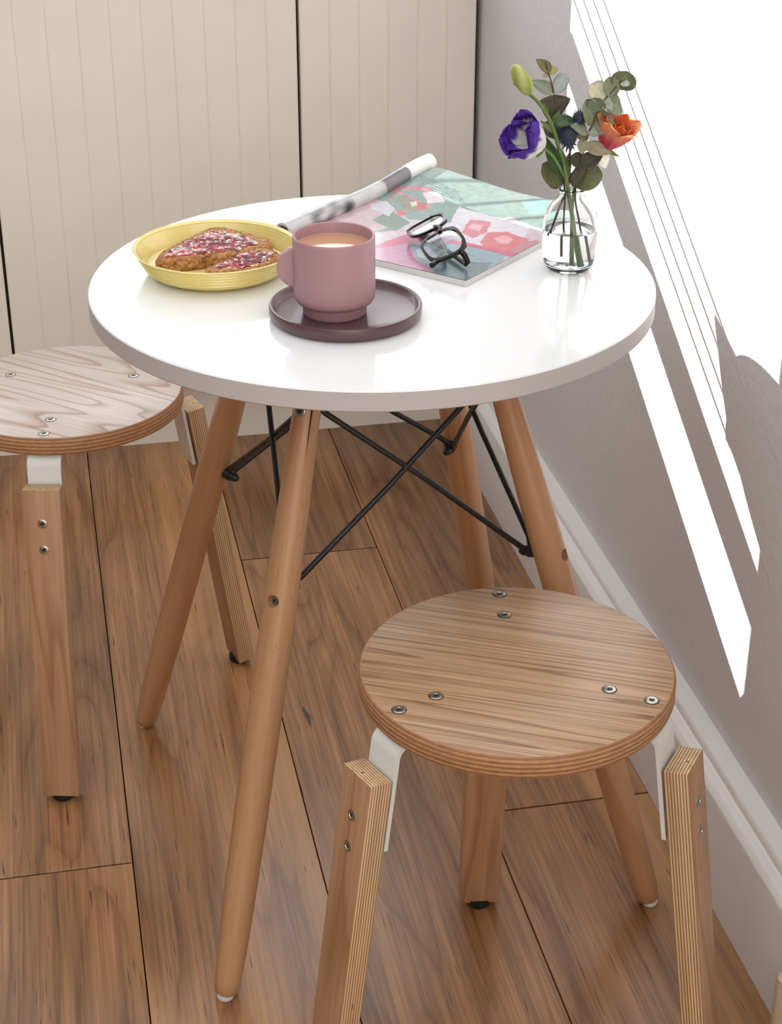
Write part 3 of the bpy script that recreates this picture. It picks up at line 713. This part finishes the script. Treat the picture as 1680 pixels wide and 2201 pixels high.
for sgn in (-1, 1):
    cx = .0335 * sgn; inn = rsq(cx, .0240, .0195, sgn); ou = rsq(cx, .0240, .0195, sgn, off=.0030)
    v, f = [], []; N = len(inn)
    for L_, n_ in ((inn, -.0016), (ou, -.0016), (ou, .0018), (inn, .0018)):
        for a, b in L_:
            bb = b + (.0016 if (b > .0188) else 0)
            v.append(G(a, bb, n_ + wrap(a)))
    for q in range(4):
        for i in range(N): j = (i + 1) % N; f.append((q * N + i, q * N + j, ((q + 1) % 4) * N + j, ((q + 1) % 4) * N + i))
    bm = bmesh.new(); me = bpy.data.meshes.new('t'); me.from_pydata([tuple(k) for k in v], [], f); bm.from_mesh(me); bmo('rim', bm, M['tort'], gl, True, 40)
    v, f = [], []
    for n_ in (-.0004, .0008):
        v.append(G(cx, 0, n_ + wrap(cx)))
        for sc_ in (.5, 1.0):
            for a, b in inn: v.append(G(cx + (a - cx) * sc_, b * sc_, n_ + wrap(cx + (a - cx) * sc_) + .0008 * (1 - sc_)))
    K = 1 + 2 * N
    for o_ in (0, K):
        for i in range(N):
            j = (i + 1) % N; f.append((o_, o_ + 1 + i, o_ + 1 + j)); f.append((o_ + 1 + i, o_ + 1 + N + i, o_ + 1 + N + j, o_ + 1 + j))
    for i in range(N): j = (i + 1) % N; f.append((1 + N + i, 1 + N + j, K + 1 + N + j, K + 1 + N + i))
    bm = bmesh.new(); me = bpy.data.meshes.new('t'); me.from_pydata([tuple(k) for k in v], [], f); bm.from_mesh(me); bmo('lens', bm, M['lens'], gl, True, 60)
    # end piece and folded temple
    e0 = G(.0575 * sgn, .013, wrap(.06)); e1 = G(.0655 * sgn, .0135, wrap(.062) - .003); e2 = e1 + G(0, 0, -.010)
    tube('end_piece', [e0, (e0 + e1) / 2, e1, e2], [.0030, .0034, .0034, .0030], M['tort'], gl, 10)
    lo_ = TZ + TH + .0030 + (.0042 if sgn < 0 else 0) - gc.z
    tip = G(-.062 * sgn, .002 if sgn > 0 else -.020, 0); tip = Vector((tip.x, tip.y, lo_))
    mid = G(-.030 * sgn, .006, 0); mid = Vector((mid.x, mid.y, lo_ + .002)); st_ = e2 + G(-.004 * sgn, -.002, -.002)
    pts = smooth_path([st_, (st_ + mid) / 2, mid, tip], 6)
    tube('temple', pts, [.0026 if i < 13 else .0031 for i in range(len(pts))], M['tort'], gl, 10)
tube('bridge', smooth_path([G(-.0105, .006, .0005), G(0, .0092, .001), G(.0105, .006, .0005)], 5), .0027, M['tort'], gl, 10)

# ------------------------------------------------------------------ vase and flowers
VX, VY = .3772, -.1030
M['glass'] = glass('clear_glass', (1, 1, 1, 1), 1.38); M['water'] = glass('water', (.985, 1, .995, 1), 1.33)
va = tag(empty('bud_vase', (VX, VY, TZ)), 'clear glass bottle vase half full of water with flowers', 'vase')
OUT = [(0, 0), (.019, 0), (.0235, .0022), (.0272, .008), (.0292, .018), (.0298, .030), (.0296, .046), (.0284, .058), (.0252, .068), (.0200, .0755), (.0153, .0805), (.0132, .0840), (.0128, .0862), (.0138, .0885), (.0138, .0900)]
INN = [(.0122, .0902), (.0112, .0882), (.0110, .0855), (.0118, .0825), (.0140, .0785), (.0188, .0735), (.0238, .0665), (.0270, .0572), (.0282, .0460), (.0284, .0300), (.0278, .0185), (.0256, .0095), (.0215, .0052), (0, .0045)]
lathe('glass_body', OUT + INN, M['glass'], va, 72, 60)
lathe('water', [(0, .0047), (.0214, .0054), (.0257, .0096), (.0279, .0186), (.0285, .0300), (.0283, .0452), (.0279, .0458), (.0270, .0455), (0, .0455)], M['water'], va, 72, 60)
M['leaf'] = vcol('leaf_surface', .48, 0, 0, .22, .4); M['petal'] = vcol('petal_surface', .6, 0, 0, .3, .25)
M['stem_green'] = plain('green_stem', (104, 128, 62), .5, var=.25); M['stem_brown'] = plain('woody_stem', (92, 70, 52), .7, var=.3)
def px(x, y, dy=0): return at_y(x, y, VY + dy)
TOCAM = -CF
def setcol(o, cl):
    ca_ = o.data.color_attributes.new('Col', 'FLOAT_COLOR', 'POINT')
    for i, c_ in enumerate(cl): ca_.data[i].color = (max(0, c_[0]), max(0, c_[1]), max(0, c_[2]), 1)
def leaf(parent, base, tip, wpx, colr, cup=.25, curl=.1, nrm=None, shape='round', edge=None, name='leaf', org=None, thick=.0003):
    """wpx: full width in picture pixels at the vase (about 1950 per metre)"""
    org = parent.location; L_ = tip - base; ln = L_.length; d = L_.normalized(); W2 = wpx * 1.25 / 1950 / 2
    n0 = nrm if nrm else (TOCAM + Vector((random.uniform(-.5, .5), random.uniform(-.3, .3), random.uniform(-.1, .7))))
    n0 = (n0 - d * n0.dot(d)).normalized(); sd = d.cross(n0).normalized()
    nu, nv = 8, 12; v, f, cl = [], [], []; c0 = lin(colr); ce = lin(edge) if edge else None; sd0 = random.uniform(0, 50)
    for j in range(nv + 1):
        t = j / nv
        if shape == 'round': w = max(0, 1 - abs(2 * t - 1) ** 2.3) ** .5
        elif shape == 'heart': w = max(0, (1 - t)) ** .55 * min(1, (t * 6) ** .5) * (1 + .1 * math.sin(t * 3))
        else: w = math.sin(PI * min(1, t ** .8)) ** .8 * (1 - .25 * t) + .02
        w = max(w, .03) * W2
        for i in range(nu + 1):
            u = -1 + 2 * i / nu
            p = base + d * (ln * t) + sd * (u * w) + n0 * (cup * w * u * u - curl * ln * (t * t) + .04 * ln * noise.noise(Vector((t * 3 + sd0, u * 1.5, 0))))
            v.append(p - org)
            k = 1 + .22 * noise.noise(Vector((t * 6 + sd0, u * 4, 2))) - .12 * (abs(u) < .15) * -1 - .05
            c_ = [q * k for q in c0[:3]]
            if ce and abs(u) > .8: c_ = [c_[q] * .4 + ce[q] * .6 for q in range(3)]
            cl.append(c_)
    for j in range(nv):
        for i in range(nu): a = j * (nu + 1) + i; f.append((a, a + 1, a + nu + 2, a + nu + 1))
    o = pyd(name, v, f, M['leaf'], parent, True, 180); setcol(o, cl)
    sm_ = o.modifiers.new('thickness', 'SOLIDIFY'); sm_.thickness = thick; sm_.offset = 0
    return o
def petal(parent, base, axis, ang, H, R, span, colfun, open_=0., ruffle=.0012, flare=0, name='petal', u0=.18):
    axis = axis.normalized(); a_, b_ = frame_of(axis); nu, nv = 12, 14; v, f, cl = [], [], []; sd0 = random.uniform(0, 99); org = parent.location
    for j in range(nv + 1):
        t = j / nv
        r = R * (u0 + (1 - u0) * math.sin(min(t * 1.05, 1) * PI / 2) ** .85) * (1 - .30 * (1 - open_) * max(0, t - .55) / .45) + flare * max(0, t - .7) ** 2
        prof_ = (min(1, (t * 3.5)) ** .6) * (1 if t < .62 else max(.05, 1 - ((t - .62) / .40) ** 2.4))
        for i in range(nu + 1):
            u = -1 + 2 * i / nu; th_ = ang + span * u * prof_
            h = H * t - H * .10 * u * u * (t > .4) * (t - .4)
            rr = r + ruffle * noise.noise(Vector((u * 2.5 + sd0, t * 3, 1))) * t * 3 + .0015 * u * u * t
            p = base + axis * h + (a_ * math.cos(th_) + b_ * math.sin(th_)) * rr
            v.append(p - org); cl.append(colfun(t, u, noise.noise(Vector((u * 3 + sd0, t * 2, 4)))))
    for j in range(nv):
        for i in range(nu): a = j * (nu + 1) + i; f.append((a, a + 1, a + nu + 2, a + nu + 1))
    o = pyd(name, v, f, M['petal'], parent, True, 180); setcol(o, cl)
    sm_ = o.modifiers.new('thickness', 'SOLIDIFY'); sm_.thickness = .0004; sm_.offset = 0
    return o
def stem(parent, pts, r, mat, name='stem'):
    P = smooth_path([p - parent.location for p in pts], 5); n_ = len(P); rr = r if isinstance(r, tuple) else (r, r)
    return tube(name, P, [rr[0] + (rr[1] - rr[0]) * i / (n_ - 1) for i in range(n_)], mat, parent, 8)
def lerpc(a, b, t): t = max(0, min(1, t)); return [a[i] + (b[i] - a[i]) * t for i in range(3)]
vbase = Vector((VX, VY, TZ + .006))
def thing(name, label, cat): return tag(empty(name, vbase), label, cat)

# purple-edged lisianthus with its bud
la = thing('lisianthus', 'white lisianthus bloom edged in purple with a green bud, in the vase', 'flower'); D = -.006
stem(la, [px(1240, 563, 0), px(1234, 515, 0), px(1232, 480, 0), px(1224, 433, 0), px(1217, 386, D), px(1205, 338, D), px(1191, 283, D), px(1173, 243, D), px(1153, 216, D), px(1136, 202, D)], (.0026, .0018), M['stem_green'])
stem(la, [px(1213, 380, D), px(1193, 343, D - .004), px(1179, 327, D - .008), px(1164, 316, D - .012)], (.0018, .0016), M['stem_green'], 'flower_stalk')
PUR, PUR2, WHT = lin((78, 44, 150))[:3], lin((104, 62, 176))[:3], lin((240, 238, 234))[:3]
def lcol(t, u, n_): k = (t + .16 * n_ - .52 - .06 * abs(u)) / .06; return lerpc(WHT, lerpc(PUR, PUR2, .5 + n_), k)
fb = px(1165, 312, D - .012); fax = (px(1085, 280, D - .030) - fb)
for i in range(3): petal(la, fb, fax, .5 + i * 2.09, .040, .0185, 1.15, lcol, .35, .002, .0, u0=.2)
for i in range(4): petal(la, fb, fax, 1.2 + i * 1.57, .0415, .0245, 1.0, lcol, .55, .0025, .0, u0=.22)
leaf(la, px(1166, 313, D - .012), px(1150, 300, D - .02), 8, (120, 150, 70), shape='point', name='sepal')
leaf(la, px(1167, 318, D - .012), px(1153, 338, D - .016), 9, (112, 140, 60), shape='point', name='sepal')
# bud
bb, bt = px(1138, 203, D), px(1104, 141, D); ax_ = (bt - bb); lb = ax_.length; ax_.normalize(); ba, bb2 = frame_of(ax_); v, f, cl = [], [], []
prof_b = [(0, .25), (.08, .6), (.25, .92), (.45, 1), (.65, .95), (.82, .8), (.94, .62), (1, .42), (1.01, .1)]
NB = 30
for t, r in prof_b:
    for i in range(NB):
        a = 2 * PI * i / NB; rr = .0086 * r * (1 + .07 * math.cos(3 * a + t * 5)); v.append(bb + ax_ * (lb * t) + (ba * math.cos(a) + bb2 * math.sin(a)) * rr - la.location)
        g = .5 + .5 * math.cos(3 * a + t * 5); cl.append(lerpc(lin((150, 165, 72)), lin((214, 216, 150)), g * .8 + .2 * t))
for j in range(len(prof_b) - 1):
    for i in range(NB): f.append((j * NB + i, j * NB + (i + 1) % NB, (j + 1) * NB + (i + 1) % NB, (j + 1) * NB + i))
f.append(tuple((len(prof_b) - 1) * NB + i for i in range(NB)))
setcol(pyd('bud', v, f, M['petal'], la, True, 60), cl)
for i, (tx_, ty_) in enumerate(((1103, 180), (1138, 168), (1120, 182))):
    leaf(la, bb, px(tx_, ty_, D - (.004 if i == 2 else 0)), 8, (118, 140, 70), cup=.5, curl=0, shape='point', name='sepal')
leaf(la, px(1194, 270, D), px(1242, 248, D + .004), 26, (78, 104, 74), cup=.6, curl=.35, shape='point', nrm=Vector((.1, -.6, .8)))
leaf(la, px(1206, 374, D), px(1168, 287, D - .003), 25, (64, 92, 46), cup=.4, curl=-.05, shape='point', nrm=TOCAM + Vector((-.4, 0, .2)))
leaf(la, px(1218, 386, D), px(1208, 318, D), 19, (86, 104, 66), cup=.4, shape='point')
leaf(la, px(1190, 285, D), px(1163, 260, D), 10, (110, 132, 72), cup=.5, shape='point'); leaf(la, px(1176, 248, D), px(1168, 222, D), 9, (120, 142, 80), cup=.5, shape='point')
for b, t_, w_, c_ in (((1215, 385), (1196, 330), 20, (72, 98, 50)), ((1203, 352), (1176, 312), 20, (78, 108, 54)), ((1214, 380), (1224, 326), 16, (84, 100, 62)), ((1198, 300), (1178, 276), 16, (70, 92, 50)), ((1194, 274), (1218, 262), 15, (96, 122, 84)), ((1186, 268), (1204, 236), 12, (88, 112, 70))):
    leaf(la, px(*b, D + .004), px(*t_, D + .006), w_, c_, shape='point')
# eucalyptus behind
e1 = thing('eucalyptus_sprig', 'eucalyptus sprig with dark heart-shaped leaf, standing behind the green bud', 'foliage'); D = .010
stem(e1, [px(1211, 545, .004), px(1211, 480, .004), px(1213, 430, .004), px(1212, 395, D), px(1200, 300, D), px(1190, 204, D), px(1181, 165, D), px(1172, 134, D)], (.0012, .0006), M['stem_brown'])
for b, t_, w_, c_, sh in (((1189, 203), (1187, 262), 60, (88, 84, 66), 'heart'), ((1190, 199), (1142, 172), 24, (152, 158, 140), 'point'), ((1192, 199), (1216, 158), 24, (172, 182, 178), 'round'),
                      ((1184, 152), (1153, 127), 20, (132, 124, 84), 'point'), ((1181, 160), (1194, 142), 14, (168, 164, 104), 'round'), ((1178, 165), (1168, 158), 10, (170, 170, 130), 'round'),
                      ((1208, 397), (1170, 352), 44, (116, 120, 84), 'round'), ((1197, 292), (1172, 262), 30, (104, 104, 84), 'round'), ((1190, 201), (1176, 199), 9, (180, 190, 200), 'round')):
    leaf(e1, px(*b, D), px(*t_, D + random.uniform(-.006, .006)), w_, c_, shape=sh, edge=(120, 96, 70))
# eucalyptus at the right
e2 = thing('eucalyptus_sprig', 'eucalyptus sprig of round grey-green leaves leaning over the orange rose', 'foliage'); D = -.004
stem(e2, [px(1254, 563, 0), px(1246, 486, 0), px(1236, 433, 0), px(1238, 396, D), px(1247, 352, D), px(1261, 298, D), px(1273, 267, D), px(1292, 224, D), px(1314, 198, D), px(1336, 172, D)], (.0012, .0007), M['stem_brown'])
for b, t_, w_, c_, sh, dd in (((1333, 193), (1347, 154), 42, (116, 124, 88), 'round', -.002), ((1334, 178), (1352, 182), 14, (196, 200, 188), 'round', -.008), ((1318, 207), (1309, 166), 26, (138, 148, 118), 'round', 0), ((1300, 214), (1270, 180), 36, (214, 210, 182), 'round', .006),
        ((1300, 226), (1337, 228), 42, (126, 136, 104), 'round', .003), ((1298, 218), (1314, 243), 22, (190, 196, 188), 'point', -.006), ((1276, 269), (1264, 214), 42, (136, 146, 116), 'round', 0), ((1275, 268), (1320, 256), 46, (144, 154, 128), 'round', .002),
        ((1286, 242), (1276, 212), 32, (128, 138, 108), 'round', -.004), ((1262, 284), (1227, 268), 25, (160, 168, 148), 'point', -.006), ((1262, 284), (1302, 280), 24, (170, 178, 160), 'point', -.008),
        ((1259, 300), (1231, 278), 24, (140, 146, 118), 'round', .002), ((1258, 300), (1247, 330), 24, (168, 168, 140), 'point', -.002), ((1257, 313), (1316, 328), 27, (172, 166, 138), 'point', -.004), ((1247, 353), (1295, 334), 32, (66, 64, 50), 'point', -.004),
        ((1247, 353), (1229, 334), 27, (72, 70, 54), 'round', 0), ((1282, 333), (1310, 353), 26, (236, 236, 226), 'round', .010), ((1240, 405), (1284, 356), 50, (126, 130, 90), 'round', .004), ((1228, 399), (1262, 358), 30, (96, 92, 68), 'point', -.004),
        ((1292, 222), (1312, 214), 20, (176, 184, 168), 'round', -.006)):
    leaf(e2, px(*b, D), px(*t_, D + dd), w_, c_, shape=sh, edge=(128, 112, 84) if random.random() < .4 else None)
# rose
ro = thing('rose', 'orange and pink rose half open beneath the eucalyptus', 'flower'); D = .006
stem(ro, [px(1226, 560, .006), px(1228, 480, .006), px(1231, 430, .004), px(1236, 400, .004), px(1258, 368, D), px(1285, 335, D), px(1302, 318, D)], (.0018, .0016), M['stem_green'])
rb_ = px(1298, 320, D); rx = px(1338, 245, D - .014) - rb_
ORG, PNK, RED, PCH = lin((236, 128, 62))[:3], lin((206, 72, 92))[:3], lin((196, 34, 30))[:3], lin((246, 178, 120))[:3]
for i in range(4): petal(ro, rb_, rx, i * 1.7, .034, .0075 + i * .0018, 1.3, lambda t, u, n_: lerpc(RED, ORG, t * 1.3 - .3 + n_ * .3), .1, .0008)
for i in range(5): petal(ro, rb_, rx, .6 + i * 1.257, .040, .0165, .95, lambda t, u, n_: lerpc(PNK, ORG, t * 1.5 - .45 + n_ * .2), .5, .001, .03)
for i in range(5): petal(ro, rb_, rx, 1.2 + i * 1.257, .040 - .003 * (i % 2), .0205, .85, lambda t, u, n_: lerpc(PNK, PCH, t * 1.8 - .75 + n_ * .2), .75, .0012, .075)
for tx_, ty_ in ((1340, 314), (1346, 296), (1330, 336), (1290, 300), (1282, 306)):
    leaf(ro, rb_, px(tx_, ty_, D - .006), 8, (140, 158, 70), cup=.4, curl=-.25, shape='point', name='sepal')
# sea holly
th = thing('sea_holly', 'spiky blue sea holly head between the bud stem and eucalyptus', 'flower')
stem(th, [px(1180, 507, -.006), px(1200, 452, -.004), px(1214, 420, 0), px(1222, 395, 0), px(1225, 340, 0), px(1222, 300, 0)], (.0012, .0012), M['stem_brown'])
M['holly'] = plain('sea_holly_blue', (64, 76, 100), .6, var=.5)
def holly(cx_, cy_, r, hgt, n):
    bm = bmesh.new(); c0 = px(cx_, cy_, .0); loc = th.location
    bmesh.ops.create_icosphere(bm, subdivisions=3, radius=1, matrix=Matrix.Translation(c0 - loc) @ Matrix.Diagonal((r, r, hgt, 1)))
    for i in range(n):
        z = 1 - 2 * (i + .5) / n; a = i * 2.39996; q = math.sqrt(1 - z * z); d = Vector((q * math.cos(a), q * math.sin(a), z + .25)).normalized()
        p = c0 - loc + Vector((q * math.cos(a) * r, q * math.sin(a) * r, z * hgt))
        rot = d.to_track_quat('Z', 'Y').to_matrix().to_4x4(); h = random.uniform(.0022, .0040)
        bmesh.ops.create_cone(bm, cap_ends=True, segments=4, radius1=.00055, radius2=.00008, depth=h, matrix=Matrix.Translation(p + d * (h / 2 - .0002)) @ rot)
    return bmo('flower_head', bm, M['holly'], th, True, 60)
holly(1221, 288, .0098, .0125, 260); holly(1245, 254, .0065, .007, 130)
stem(th, [px(1224, 330, 0), px(1236, 290, .006), px(1244, 258, 0)], (.001, .0009), M['stem_brown'], 'side_stem')
for tx_, ty_ in ((1207, 320), (1216, 328), (1235, 322), (1240, 312), (1212, 312)):
    leaf(th, px(1222, 304, 0), px(tx_, ty_, random.uniform(-.008, .004)), 5, (84, 92, 96), shape='point', name='bract')

# pale post standing by the skirting at the picture's lower edge
pb = at_y(1693, 2100, -.56); M['pale_wood'] = wood('pale_post_wood', [(0, lin((206, 186, 158))), (.7, lin((212, 194, 166))), (1, lin((190, 168, 138)))], grain=(200, 200, 9), warp=(6, 6, 1), ringscale=5, fine=.2, rough=.5)
po = tag(lathe('wooden_post', [(0, 0), (.011, 0), (.012, .003), (.012, pb.z - .006), (.0105, pb.z - .0015), (.007, pb.z), (0, pb.z)], M['pale_wood'], None, 32, 40), 'short pale beige wooden post beside the white skirting board', 'post')
po.location = (pb.x, pb.y, 0)
